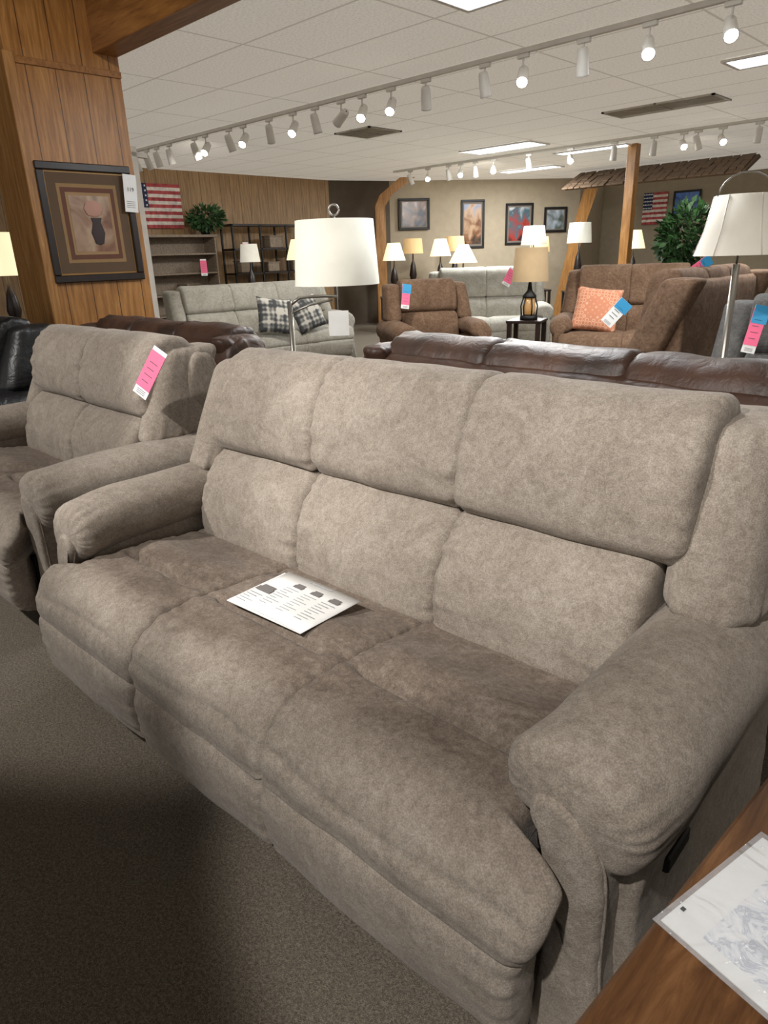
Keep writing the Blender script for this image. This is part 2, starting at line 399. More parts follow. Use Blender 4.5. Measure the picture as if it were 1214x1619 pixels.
def pillow(name,label,size,th,mat,loc,rot,cat='pillow',group=None):
    bm=bmesh.new(); n=16; G={}
    for sd in (1,-1):
        for i in range(n+1):
            for j in range(n+1):
                u=2*i/n-1; v=2*j/n-1
                edge=(i in(0,n) or j in(0,n))
                if edge and sd==-1: G[(sd,i,j)]=G[(1,i,j)]; continue
                w=size/2
                x=u*w*(1-.07*(1-v*v)); z=v*w*(1-.07*(1-u*u))
                y=sd*th/2*((1-u*u)**.45)*((1-v*v)**.45) if not edge else 0
                y+=.006*noise.noise(Vector((u*3,v*3,sd)))
                G[(sd,i,j)]=bm.verts.new((x,y,z))
        for i in range(n):
            for j in range(n):
                bm.faces.new((G[(sd,i,j)],G[(sd,i+1,j)],G[(sd,i+1,j+1)],G[(sd,i,j+1)]))
    o=frombm(name,bm,mat); o.location=loc; o.rotation_euler=[math.radians(a) for a in rot]
    tag_obj(o,label,cat,group); return o

# ---------------------------------------------------------------- room
def structure(o): o['kind']='structure'; return o
def wall_seg(name,p,q,z0,z1,t,mat):
    """wall from p to q (2d), thickness t behind (to the left of p->q)"""
    p=Vector(p);q=Vector(q); d=(q-p).normalized(); nrm=Vector((-d.y,d.x))*t
    bm=bmesh.new(); vs=[]
    for z in (z0,z1):
        for a in (p,q,q+nrm,p+nrm): vs.append(bm.verts.new((a.x,a.y,z)))
    for f in ((0,1,2,3),(4,5,6,7),(0,1,5,4),(1,2,6,5),(2,3,7,6),(3,0,4,7)): bm.faces.new([vs[i] for i in f])
    return structure(frombm(name,bm,mat,None,False))
structure(boxes('floor',[(-13,6,-4,18,-.05,0)],M_carpet,bev=0))
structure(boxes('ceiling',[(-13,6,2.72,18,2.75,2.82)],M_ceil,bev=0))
structure(boxes('ceiling_entry',[(-9.8,6,-4,2.72,3.25,3.3)],plain('entry_ceiling_paint',(200,192,178),.9),bev=0))
wall_seg('wall_left',(-11,2.7),(-11,9.9),0,2.76,.15,M_backw)
wall_seg('wall_left_return',(-11,9.9),(-10.5,11.1),0,2.76,.15,M_taned)
wall_seg('wall_diagonal',(-10.5,11.1),(-8.1,14.5),0,2.76,.15,M_tan)
wall_seg('wall_back_return',(-8.1,14.5),(-8.6,16.5),0,2.76,.15,M_tan)
wall_seg('wall_back',(-8.6,16.5),(6,16.5),0,2.76,.15,M_tan)
wall_seg('wall_entry',(-9.6,-3),(-9.6,2.4),0,3.25,.15,M_backw)
# column and header beam
structure(boxes('trim_1',[(-5.62,-5.15,1.98,2.74,0,3.25)],M_panelY,bev=.004))
structure(boxes('trim_2',[(-9.6,5,2.56,2.74,2.69,3.25)],M_panelX,bev=.004))
structure(boxes('trim_3',[(-5.64,-5.13,1.96,2.03,0,2.62)],M_trimw,bev=.004))
structure(boxes('trim_4',[(-5.145,-5.138,2.03,2.74,2.56,2.60)],M_panelX,bev=.002))
# wood post
structure(boxes('trim_6',[(-5.17,-5.03,10.53,10.67,0,2.75)],M_trimw,bev=.006))
# slanted timbers
def slant(name,pts,w,d,rotz,loc):
    bm=bmesh.new(); prev=None; rings=[]
    for (x,z,ww) in pts:
        rings.append([bm.verts.new((x-ww/2,-d/2,z)),bm.verts.new((x+ww/2,-d/2,z)),bm.verts.new((x+ww/2,d/2,z)),bm.verts.new((x-ww/2,d/2,z))])
    for A,B in zip(rings,rings[1:]):
        for i in range(4): bm.faces.new((A[i],A[(i+1)%4],B[(i+1)%4],B[i]))
    bm.faces.new(rings[0]); bm.faces.new(rings[-1])
    o=frombm(name,bm,M_trimw,None,False); o.location=loc; o.rotation_euler=(0,0,math.radians(rotz)); return structure(o)
slant('trim_7',[(0,0,.2),(0,2.25,.2),(.12,2.45,.24),(.55,2.75,.3)],.2,.2,50,(-10.25,10.55,0))
slant('trim_8',[(-.35,0,.2),(.0,1.8,.2),(.22,2.55,.22)],.2,.2,45,(-7.75,13.9,0))
# shake canopy
bm=bmesh.new()
P=[(-7.4,12.6,2.42),(-4.2,12.6,2.42),(-4.2,13.2,2.70),(-7.4,13.2,2.70),(-7.4,12.62,2.38),(-4.2,12.62,2.38),(-4.2,13.3,2.66),(-7.4,13.3,2.66)]
vs=[bm.verts.new(p) for p in P]
for f in ((0,1,2,3),(4,5,6,7),(0,1,5,4),(1,2,6,5),(2,3,7,6),(3,0,4,7)): bm.faces.new([vs[i] for i in f])
for k in range(4):
    for j in range(26):
        x=-7.4+j*.122; y=12.56+k*.15; z=2.40+k*.072; zz=.012+random.random()*.02; y+=random.uniform(-.03,.02)
        v=[bm.verts.new(c) for c in ((x,y,z),(x+.11,y,z),(x+.11,y+.2,z+.1),(x,y+.2,z+.1),(x,y,z+zz),(x+.11,y,z+zz),(x+.11,y+.2,z+.105),(x,y+.2,z+.105))]
        for f in ((4,5,6,7),(0,1,5,4),(1,2,6,5),(3,0,4,7)): bm.faces.new([v[i] for i in f])
c=structure(frombm('trim_9',bm,M_shakes,None,False))

# ceiling fixtures
for (x0,x1,y0,y1,e) in [(-7.0,-5.78,8.9,9.42,1),(-2.5,-1.28,6.6,7.0,1),(-3.08,-1.86,3.40,4.0,1),(-6.3,-5.1,10.35,10.65,1),(-8.3,-7.1,11.7,12.1,1)]:
    E=empty('ceiling_light_panel',((x0+x1)/2,(y0+y1)/2,2.745),0,'recessed fluorescent panel with white diffuser in tiled ceiling','ceiling light','fluorescent ceiling panels')
    w=(x1-x0)/2;h=(y1-y0)/2
    boxes('diffuser',[(-w+.03,w-.03,-h+.03,h-.03,-.012,0)],M_panel,E,0)
    boxes('frame',[(-w,w,-h,-h+.03,-.018,.0),(-w,w,h-.03,h,-.018,.0),(-w,-w+.03,-h+.03,h-.03,-.018,0),(w-.03,w,-h+.03,h-.03,-.018,0)],M_white,E,0)
M_ventp=plain('vent_paint',(194,188,176),.5); M_vents=plain('vent_slats',(160,154,142),.6)
for (x,y,w,h) in [(-3.6,8.1,.60,.24),(-6.57,6.6,.3,.28)]:
    E=empty('ceiling_vent',(x,y,2.745),0,'grey slatted air vent set in the tiled ceiling','air vent')
    boxes('frame',[(-w,w,-h,-h+.03,-.015,0),(-w,w,h-.03,h,-.015,0),(-w,-w+.03,-h,h,-.015,0),(w-.03,w,-h,h,-.015,0)],M_ventp,E,0)
    boxes('slats',[(-w,w,-h+.05+k*.06,-h+.092+k*.06,-.010,-.004) for k in range(int((2*h-.08)/.06))]+[(-.01,.01,-h,h,-.014,0)],M_vents,E,0)

def track(loc,x0,x1):
    o=boxes('light_track',[(x0,x1,-.018,.018,0,.035)],M_white,None,.003); o.location=loc
    tag_obj(o,'long white ceiling track carrying spotlights','lighting track')
track((0,5.0,2.71),-9.6,.8); track((0,9.85,2.71),-9.2,-1.0)
def axis_mat(d):
    d=Vector(d).normalized(); return d.to_track_quat('-Z','Y').to_euler()
def head(x,y,lit,d,grp):
    E=empty('track_spotlight',(x,y,2.71),0,'white cylindrical track spotlight, '+('switched on' if lit else 'unlit'),'spotlight',grp)
    boxes('adapter',[(-.05,.05,-.015,.015,-.03,0)],M_white,E,.004)
    tube('stem',[(0,0,-.02),(0,0,-.09)],.008,M_white,E,8)
    H=lathe('housing',[(.008,.10),(.034,.096),(.043,.075),(.047,.0),(.05,-.085),(.052,-.10),(.046,-.10),(.042,-.07)],M_white,E,(0,0,-.14),18,closed=True)
    H.rotation_euler=axis_mat(d); H.scale=(.88,.88,.88)
    B=lathe('bulb',[(.002,-.055),(.03,-.07),(.041,-.082),(.041,-.075),(.02,-.05)],M_bulb if lit else M_off,E,(0,0,-.14),14,closed=True)
    B.rotation_euler=H.rotation_euler; B.scale=H.scale
T1=[(-1.86,1),(-2.37,1),(-2.84,0),(-3.33,1),(-3.68,0),(-4.28,0),(-4.68,1),(-5.04,1),(-5.32,2),(-5.69,0),(-6.03,1),(-6.42,0),(-6.88,1),(-7.15,0),(-7.63,1),(-7.86,0),(-8.44,0),(-8.75,0),(-9.0,0),(-9.3,0)]
for x,l in T1:
    if l==1: d=(.34,-.62,-.62)
    elif l==2: d=(-.8,.1,-.4)
    else: d=(random.uniform(-.35,.1),random.uniform(.2,.5),-1)
    head(x,5.0,l==1,d,'spotlights on the near track')
for i,x in enumerate([-3.18,-3.6,-3.9,-4.08,-4.47,-5.03,-5.7,-6.4,-7.05,-7.4,-7.7,-7.95,-8.4,-8.8]):
    l=i in (1,3,6,8,10,12); head(x,9.85,l,(.5,-.7,-.5) if l else (random.uniform(-.3,.3),.3,-1),'spotlights on the far track')

# ---------------------------------------------------------------- main furniture
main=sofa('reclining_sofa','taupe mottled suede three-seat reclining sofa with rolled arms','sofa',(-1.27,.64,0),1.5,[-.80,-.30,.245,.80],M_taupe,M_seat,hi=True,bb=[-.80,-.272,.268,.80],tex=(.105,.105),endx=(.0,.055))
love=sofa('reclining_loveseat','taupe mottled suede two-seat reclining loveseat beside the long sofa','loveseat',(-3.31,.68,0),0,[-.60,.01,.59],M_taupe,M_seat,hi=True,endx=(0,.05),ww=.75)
sofa('leather_recliner','black leather recliner with puffy arms beside the loveseat','armchair',(-4.93,.72,0),4,[-.30,.30],M_bkleather,puffy=1.8)
sofa('leather_loveseat','dark brown leather sofa standing back to back with the loveseat','sofa',(-3.95,2.98,0),180,[-.80,-.27,.27,.80],M_brleather,puffy=1.8,tall=.965,endx=(0,0),ww=.8)
sofa('leather_sofa','dark brown leather sofa standing back to back with the taupe sofa','sofa',(-1.22,3.06,0),176,[-.86,-.29,.29,.86],M_brleather,puffy=1.8,tall=.97,endx=(0,0),ww=.8)
sofa('grey_sofa','light grey upholstered reclining sofa with plaid pillows','sofa',(-7.1,5.5,0),82,[-1.0,-.33,.33,1.0],M_lgray)
sofa('grey_loveseat','light grey upholstered loveseat with a pink price tag','loveseat',(-5.75,8.05,0),42,[-.68,0,.68],M_lgray,tall=1.08)
sofa('brown_recliner','brown suede recliner with a pink and blue price tag','armchair',(-4.72,5.85,0),58,[-.34,.34],M_brown,tall=1.02,endx=(0,0))
sofa('brown_loveseat','brown suede loveseat with an orange patterned pillow','loveseat',(-3.42,7.2,0),22,[-.58,0,.58],M_brown,tall=1.10)
sofa('suede_sofa','dark brown suede reclining sofa with price tags','sofa',(-2.85,5.62,0),-90,[-.70,-.22,.22,.70],M_dsuede,tall=1.13)
sofa('charcoal_recliner','charcoal grey fabric recliner behind the floor lamp','armchair',(-.93,3.98,0),14,[-.30,.30],M_dgray)

pillow('throw_pillow','grey and black plaid throw pillow on the light grey sofa',.46,.16,M_plaid,(-7.15,5.42,.68),(-22,8,70),'pillow','plaid pillows on the light grey sofa')
pillow('throw_pillow','grey and black plaid throw pillow on the light grey sofa',.44,.16,M_plaid,(-7.12,5.92,.67),(-22,-14,85),'pillow','plaid pillows on the light grey sofa')
pillow('throw_pillow','orange lattice patterned throw pillow on the brown loveseat',.5,.16,M_lat,(-3.80,7.32,.71),(-24,6,22))

# text helper
def text_mesh(name,txt,size,mat,parent,loc,rot):
    cu=bpy.data.curves.new('t','FONT'); cu.body=txt; cu.size=size; cu.extrude=.0004; cu.align_x='CENTER'; cu.align_y='CENTER'
    t=bpy.data.objects.new('t',cu); COL.objects.link(t)
    bpy.context.view_layer.update()
    me=bpy.data.meshes.new_from_object(t.evaluated_get(bpy.context.evaluated_depsgraph_get()))
    bpy.data.objects.remove(t)
    o=mkobj(name,me,mat,parent,False); o.location=loc; o.rotation_euler=rot; return o

# price tags
def price_tag(loc,rot,cols,w=.07,h=.16,label='pink and white paper price tag'):
    """tag lies in local XZ plane, facing -Y"""
    o=empty('price_tag',loc,0,label,'price tag'); o.rotation_euler=[math.radians(a) for a in rot]
    boxes('card',[(-w/2,w/2,0,.002,-h/2,h/2)],M_paper,o,0)
    if 'p' in cols: boxes('pink_label',[(-w/2-.001,w/2+.001,-.002,0,-h/2+h*.16,h/2-h*.08)],M_pink,o,0)
    if 'b' in cols: boxes('blue_label',[(-w/2+.002,w/2+.01,-.003,0,h*.12,h/2)],M_blue,o,0)
    boxes('handwriting',[(-w*.28+.0*k,w*(.2+.08*(k%2)),-.003,-.0022,-h*.2+k*h*.13,-h*.2+k*h*.13+.003) for k in range(4)]+[(-w*.3,w*.3,-.001,0,-h*.46+k*.007,-h*.46+k*.007+.002) for k in range(3)],M_ink,o,0)
    return o
price_tag((-2.52,1.285,.950),(-22,24,8),'p',.080,.20,'pink and white price tag pinned to the loveseat back')

# papers on sofa
pp=empty('brochure_sheets',(-1.325,.99,.489),2,'stapled white printed sheets lying on the sofa seat','papers')
bm=bmesh.new(); n=12; V={}
for i in range(n+1):
    for j in range(5):
        x=-.145+.29*i/n; y=-.105+.21*j/4
        V[i,j]=bm.verts.new((x,y,.003+.003*math.sin(i/n*3.1)))
for i in range(n):
    for j in range(4): bm.faces.new((V[i,j],V[i+1,j],V[i+1,j+1],V[i,j+1]))
s1=frombm('top_sheet',bm,M_paper,pp); md=s1.modifiers.new('s','SOLIDIFY'); md.thickness=.0012
o=boxes('lower_sheet',[(-.15,.14,-.11,.10,0,.0015)],M_paper,pp,0); o.rotation_euler=(0,0,.03)
def little_sofa(x,y,w,h): return [(x-w/2,x+w/2,y-h/2,y+h*.1,0,.0006),(x-w*.4,x+w*.4,y+h*.1,y+h/2,0,.0006)]
M_pic=plain('grey_picture_print',(120,116,114),.7)
for (x,y,w,h) in [(-.105,-.01,.058,.034),(-.04,.055,.036,.022),(.03,.055,.036,.022),(.10,.055,.036,.022)]:
    o=boxes('printed_picture',little_sofa(0,0,w,h),M_pic,pp,0); o.location=(x,y,.0075)
lines=[]
for cx in (-.105,-.04,.03,.10):
    for k in range(9 if cx>-.1 else 5):
        y=(.030 if cx>-.1 else -.045)-k*.012
        lines.append((cx-.028,cx+.022-.012*((k*7)%3),y,y+.0022,0,.0004))
lines.append((-.04,.05,.09,.094,0,.0005))
o=boxes('printed_text',lines,plain('grey_print',(168,168,170),.7),pp,0); o.location=(0,0,.0072)

# side table bottom right
tb=empty('end_table',(-.19,.70,0),-3.8,'brown wooden end table beside the sofa arm','table')
boxes('table_top',[(0,.62,-.52,.5,.572,.60)],M_tablew,tb,.006)
boxes('apron',[(.03,.59,-.49,-.465,.48,.575),(.03,.59,.445,.47,.48,.575),(.03,.055,-.49,.47,.48,.575),(.565,.59,-.49,.47,.48,.575)],M_tablew,tb,.003)
for x in (.03,.54):
    for y in (-.49,.42): boxes('leg',[(x,x+.05,y,y+.05,0,.575)],M_tablew,tb,.004)
sl=empty('document_sleeve',(-.188,.635,.601),-13,'clear plastic sleeve holding a white printed sheet','document')
M_sheet,nt,b=newmat('grey_patterned_sheet'); tc=coords(nt)
nn=N(nt,'ShaderNodeTexNoise',Scale=22.,Detail=5.,Roughness=.7,Distortion=2.); nt.links.new(tc,nn.inputs['Vector'])
rr=ramp(nt,nn.outputs[0],[(.40,lin((236,236,236))),(.49,lin((216,219,226))),(.54,lin((164,170,184))),(.60,lin((228,230,233)))]); nt.links.new(rr.outputs[0],b.inputs['Base Color'])
b.inputs['Roughness'].default_value=.6
boxes('paper_sheet',[(.0,.28,.0,.215,.0,.0015)],M_paper,sl,0)
boxes('printed_picture',[(.04,.27,.02,.20,.0015,.0018)],M_sheet,sl,0)
mcl,nt,b=newmat('clear_plastic'); b.inputs['Roughness'].default_value=.06; b.inputs['Alpha'].default_value=.2; b.inputs['Base Color'].default_value=(.85,.87,.9,1)
nn=N(nt,'ShaderNodeTexNoise',Scale=14.,Detail=3.,Distortion=1.); nt.links.new(coords(nt),nn.inputs['Vector']); bump(nt,b,nn.outputs[0],1.,.02)
boxes('plastic_cover',[(-.006,.29,-.008,.222,.0022,.0028)],mcl,sl,0)
boxes('punch_hole',[(.004,.009,.03,.036,.0029,.0031)],M_ink,sl,0)
cb=tube('power_cable',[(-.17,1.45,.008),(-.13,1.38,.008),(-.06,1.33,.008),(.02,1.33,.008),(.12,1.38,.008)],.005,M_black,None,8)
tag_obj(cb,'black power cable lying on the carpet behind the table','cable')

# ---------------------------------------------------------------- lamps
fl=empty('floor_lamp',(-2.80,2.22,0),0,'swing-arm metal floor lamp with a cream drum shade','floor lamp')
ax,ay=.16,.18
lathe('base',[(.0,.0),(.14,.0),(.14,.015),(.03,.03),(.012,.045)],M_metal,fl)
tube('pole',[(0,0,.03),(0,0,1.15)],.013,M_metal,fl,12)
tube('swing_arm',[(0,0,1.13),(.04,.03,1.165),(.02,.12,1.165),(.06,.18,1.165),(ax,ay,1.165)],.008,M_metal,fl,8)
tube('swing_arm',[(0,0,1.09),(.07,.07,1.13),(.14,.16,1.15)],.006,M_metal,fl,8)
tube('stem',[(ax,ay,1.15),(ax,ay,1.535)],.006,M_metal,fl,8)
lathe('lamp_shade',[(.208,-.145),(.188,.150),(.185,.150),(.205,-.145)],M_shade,fl,(ax,ay,1.365),40,True)
tube('shade_spider',[(ax-.186,ay,1.505),(ax+.186,ay,1.505)],.004,M_metal,fl,6)
tube('ring_finial',[(ax+.024*math.cos(a)*.72,ay+.024*math.cos(a)*.69,1.56+.024*math.sin(a)) for a in [k*math.pi/8 for k in range(17)]],.005,M_metal,fl,6)
lathe('bulb',[(.001,.05),(.025,.03),(.03,0),(.015,-.04)],M_white,fl,(ax,ay,1.34),12)
hg=empty('price_tag',(-2.60,2.36,1.045),45,'small white price card hanging from the lamp shade','price tag')
boxes('card',[(-.05,.05,0,.002,-.065,.055)],M_paper,hg,0); tube('string',[(0,0,.055),(0,0,.175)],.001,M_paper,hg,4)

rl=empty('floor_lamp',(-1.17,3.58,0),0,'arched-harp floor lamp with a pale grey bell shade','floor lamp')
lathe('base',[(.0,.0),(.14,.0),(.14,.02),(.03,.035),(.014,.05)],M_black,rl)
tube('pole',[(0,0,.03),(0,0,1.26)],.016,M_metal,rl,12)
lathe('lamp_shade',[(.19,-.13),(.155,-.02),(.128,.125),(.125,.125),(.152,-.02),(.187,-.13)],plain('grey_linen_shade',(206,200,188),.8,0,.15,(240,230,210)),rl,(0,0,1.43),32,True)
for k in range(6):
    a=k*math.pi/3+.3
    tube('shade_rib',[(.192*math.cos(a),.192*math.sin(a),1.30),(.157*math.cos(a),.157*math.sin(a),1.41),(.13*math.cos(a),.13*math.sin(a),1.555)],.0025,M_white,rl,6)
tube('harp_arc',[(.12*math.cos(a)*.75,.12*math.cos(a)*.75,1.55+.10*math.sin(a)) for a in [k*math.pi/10 for k in range(11)]],.004,M_metal,rl,6)
tube('stem',[(0,0,1.26),(0,0,1.55)],.005,M_metal,rl,6)

def end_table(loc,rot=0,h=.62,w=.27,mat=None,label='dark wooden end table under a lamp'):
    E=empty('end_table',(loc[0],loc[1],0),rot,label,'table','showroom lamp tables')
    mat=mat or M_darkwood
    boxes('table_top',[(-w,w,-w,w,h-.03,h)],mat,E,.005)
    boxes('shelf',[(-w+.03,w-.03,-w+.03,w-.03,.16,.18)],mat,E,.003)
    for x in (-w+.01,w-.06):
        for y in (-w+.01,w-.06): boxes('leg',[(x,x+.05,y,y+.05,0,h-.03)],mat,E,.003)
    return E
def table_lamp(x,y,zc,wsh,hsh,mat,table=True,label='table lamp with a glowing tapered shade',tz=.62,flare=.55,tw=.27):
    if table: end_table((x,y),45,tz,tw)
    E=empty('table_lamp',(x,y,tz),0,label,'lamp','showroom table lamps')
    zb=zc-hsh/2-tz
    lathe('lamp_base',[(0,0),(.09,0),(.09,.02),(.03,.05),(.045,.12*zb/.5+.03),(.075,zb*.45),(.05,zb*.7),(.018,zb*.82),(.012,zb+.02)],M_darkwood,E,(0,0,0),18)
    tube('stem',[(0,0,zb),(0,0,zb+hsh+.03)],.004,M_metal,E,6)
    r=wsh/2
    lathe('lamp_shade',[(r,0),(r*flare,hsh),(r*flare-.004,hsh),(r-.004,0)],mat,E,(0,0,zb),28,True)
    return E
table_lamp(-9.1,9.7,1.40,.42,.30,M_shadew)
table_lamp(-9.75,10.95,1.50,.42,.28,M_shadet,flare=.85)
table_lamp(-9.2,11.6,1.52,.42,.28,M_shadet,flare=.85,tw=.22)
table_lamp(-8.75,10.6,1.45,.40,.30,M_shadew,tw=.22)
table_lamp(-7.9,10.2,1.33,.50,.30,M_shadew,flare=.35)
table_lamp(-7.3,11.5,1.60,.46,.32,M_shade,flare=.8,label='table lamp with a pale drum shade',tw=.22)
table_lamp(-6.72,12.1,1.62,.44,.34,M_shade,flare=.85,label='table lamp with a pale drum shade',tw=.22)
table_lamp(-7.7,12.35,1.45,.40,.28,M_shadet,flare=.8,tw=.22)
table_lamp(-6.1,13.0,1.48,.42,.32,M_shadew)
table_lamp(-10.05,7.2,1.45,.34,.28,M_shade,flare=.8,label='small table lamp with a white shade',tw=.18)
table_lamp(-9.5,7.8,1.48,.42,.32,M_shadew,tw=.2)
table_lamp(-8.15,2.72,1.48,.50,.42,M_shadew)
# lantern lamp
end_table((-4.52,7.05),20,.60,.2,M_darkwood,'dark wooden end table under the lantern lamp')
E=empty('table_lamp',(-4.50,7.05,.60),0,'rustic lantern table lamp with a burlap shade','lamp')
lathe('lantern_base',[(0,0),(.10,0),(.10,.04),(.07,.06)],M_black,E)
lathe('lantern_glass',[(.055,.06),(.075,.13),(.06,.22),(.045,.24)],plain('amber_glass',(150,120,84),.2,0,.25,(255,190,110)),E)
for k in range(6):
    a=k*math.pi/3+.4; tube('cage_rod',[(.085*math.cos(a),.085*math.sin(a),.04),(.095*math.cos(a),.095*math.sin(a),.15),(.06*math.cos(a),.06*math.sin(a),.27)],.008,M_black,E,6)
lathe('lantern_cap',[(.075,.24),(.08,.26),(.03,.32),(.015,.42)],M_black,E)
lathe('lamp_shade',[(.205,.42),(.18,.78),(.176,.78),(.201,.42)],M_shadeb,E,(0,0,0),28,True)
tube('stem',[(0,0,.4),(0,0,.81)],.004,M_metal,E,6)

# ---------------------------------------------------------------- wall art
def artmat(name,cols,sc=3.,axis=2,mix=.5):
    m,nt,b=newmat(name); L=nt.links
    tc=coords(nt); n=N(nt,'ShaderNodeTexNoise',Scale=sc,Detail=4.,Distortion=.6); L.new(tc,n.inputs['Vector'])
    sx=nt.nodes.new('ShaderNodeSeparateXYZ'); L.new(tc,sx.inputs[0])
    a=N(nt,'ShaderNodeMath',operation='MULTIPLY_ADD'); L.new(sx.outputs[axis],a.inputs[0]); a.inputs[1].default_value=mix; L.new(n.outputs[0],a.inputs[2])
    st=[(.25+.5*i/(len(cols)-1),lin(c)) for i,c in enumerate(cols)]
    r=ramp(nt,a.outputs[0],st); L.new(r.outputs[0],b.inputs['Base Color']); b.inputs['Roughness'].default_value=.3
    return m
def framed(loc,rotz,w,h,layers,label,fw=.045,framemat=None):
    """local XZ plane facing -Y; layers: list of (half w frac, half h frac, mat)"""
    E=empty('framed_picture',loc,rotz,label,'picture')
    framemat=framemat or M_darkwood
    a,b=w/2,h/2
    boxes('frame',[(-a,a,-.03,0,b-fw,b),(-a,a,-.03,0,-b,-b+fw),(-a,-a+fw,-.03,0,-b+fw,b-fw),(a-fw,a,-.03,0,-b+fw,b-fw)],framemat,E,.006)
    for k,(fx,fz,m,nm) in enumerate(layers):
        ww=(a-fw+.002)*fx; hh=(b-fw+.002)*fz
        boxes(nm,[(-ww,ww,-.008-.0015*k,-.006-.0015*k,-hh,hh)],m,E,0)
    return E
fr=framed((-5.145,2.355,1.62),90,.67,.77,[(1,1,M_goldfr,'gold_fillet'),(.955,.96,plain('mat_umber',(92,70,48),.7),'mat_board'),
   (.74,.76,plain('mat_tan',(150,118,76),.7),'mat_board'),(.66,.69,plain('mat_rust',(100,60,42),.7),'mat_board'),(.56,.60,plain('mat_buff',(160,128,88),.7),'mat_board'),
   (.5,.54,artmat('art_abstract',[(70,40,34),(130,92,70),(176,150,124),(80,70,66)],4.),'art_print')],'dark framed matted art print hung on the wood column',.05)
lathe('art_vase',[(0,-.12),(.03,-.11),(.05,-.04),(.03,.03),(.04,.06)],plain('vase_dark',(50,36,36),.6),fr,(0.03,-.018,-.02),20).scale=(1,.06,1)
lathe('art_bloom',[(0,-.07),(.05,-.05),(.07,0),(.05,.05),(0,.07)],plain('bloom_rose',(180,136,118),.6),fr,(0.02,-.019,.10),20).scale=(1,.05,.8)
pc=empty('price_tag',(-5.10,2.66,1.83),90,'white price card hanging on the picture frame','price tag'); pc.rotation_euler=(0,math.radians(4),math.radians(90))
boxes('card',[(-.05,.05,0,.002,-.13,.12)],M_paper,pc,0)
text_mesh('price_text','119',.036,M_ink,pc,(0,-.002,.02),(math.pi/2,0,0))
boxes('printed_text',[(-.035,.03,-.002,-.001,-.06-k*.013,-.058-k*.013) for k in range(4)],M_ink,pc,0)

def flagmat(nm,horizontal=True):
    m,nt,b=newmat(nm); L=nt.links
    tc=coords(nt); sx=nt.nodes.new('ShaderNodeSeparateXYZ'); L.new(tc,sx.inputs[0])
    d=N(nt,'ShaderNodeMath',operation='MULTIPLY_ADD'); L.new(sx.outputs[2],d.inputs[0]); d.inputs[1].default_value=6.5/.62; d.inputs[2].default_value=20.25
    f=N(nt,'ShaderNodeMath',operation='FRACT'); L.new(d.outputs[0],f.inputs[0])
    l=N(nt,'ShaderNodeMath',operation='LESS_THAN'); L.new(f.outputs[0],l.inputs[0]); l.inputs[1].default_value=.5
    n=N(nt,'ShaderNodeTexNoise',Scale=14.,Detail=4.); L.new(tc,n.inputs['Vector'])
    red=ramp(nt,n.outputs[0],[(.35,lin((140,50,54))),(.6,lin((182,80,80)))]); wh=ramp(nt,n.outputs[0],[(.35,lin((190,180,170))),(.6,lin((226,218,208)))])
    mm=nt.nodes.new('ShaderNodeMix'); mm.data_type='RGBA'; L.new(l.outputs[0],mm.inputs[0]); L.new(wh.outputs[0],mm.inputs[6]); L.new(red.outputs[0],mm.inputs[7])
    L.new(mm.outputs[2],b.inputs['Base Color']); b.inputs['Roughness'].default_value=.8
    return m
M_flag=flagmat('flag_stripes')
M_navy=plain('flag_canton_navy',(34,44,78),.8)
def star_mesh(name,pts,r,parent,y):
    bm=bmesh.new()
    for (x,z) in pts:
        vs=[bm.verts.new((x+(r if k%2==0 else r*.4)*math.sin(k*math.pi/5),y,z+(r if k%2==0 else r*.4)*math.cos(k*math.pi/5))) for k in range(10)]
        bm.faces.new(vs)
    return frombm(name,bm,M_paper,parent,False)
def flag(loc,rotz,w,h,label,sc):
    E=empty('flag_wall_art',loc,rotz,label,'flag')
    o=boxes('stripes',[(-w/2,w/2,-.02,0,-.31,.31)],M_flag,E,0); o.scale=(1,1,h/.62)
    cw=w*.4; ch=h*7/13
    boxes('canton',[(-w/2,-w/2+cw,-.023,-.02,h/2-ch,h/2)],M_navy,E,0)
    star_mesh('stars',[(-w/2+cw*(i+.5)/6,h/2-ch*(j+.5)/5) for i in range(6) for j in range(5)],ch*.06,E,-.0245)
    return E
flag((-10.97,6.09,2.2),90,.98,.66,'wooden american flag wall art on the panelled wall',1)
flag((-7.3,16.46,2.15),0,.55,.66,'framed american flag picture on the tan wall',1)

dv=Vector((.574,.819)); nv=Vector((.819,-.574)); ang=math.degrees(math.atan2(dv.y,dv.x))
for (x,y,z,w,h,cols,lab) in [(-10.2,11.5,2.12,.66,.6,[(30,34,40),(70,76,86),(130,110,100),(190,190,200)],'black framed misty landscape picture'),
      (-9.5,12.56,1.9,.52,.95,[(40,34,28),(110,70,40),(170,140,110),(120,130,150)],'tall dark framed autumn forest picture'),
      (-8.9,13.4,1.88,.62,.82,[(20,24,30),(150,50,40),(60,90,100),(180,180,180)],'dark framed red barn landscape picture'),
      (-8.42,14.05,1.95,.52,.5,[(30,34,30),(80,90,80),(150,160,170),(200,206,210)],'black framed lake landscape picture')]:
    framed((x+nv.x*.02,y+nv.y*.02,z),ang,w,h,[(1,1,plain('mat_grey',(110,100,90),.7),'mat_board'),(.86,.9,artmat('art_'+lab[:14].replace(' ','_'),cols,4.),'art_print')],lab,.045,M_black)
framed((-6.6,16.47,2.2),0,.6,.55,[(1,1,artmat('art_blue_night',[(10,20,60),(20,50,130),(60,110,190),(20,30,60)],4.),'art_print')],'framed deep blue night scene picture',.04,M_black)

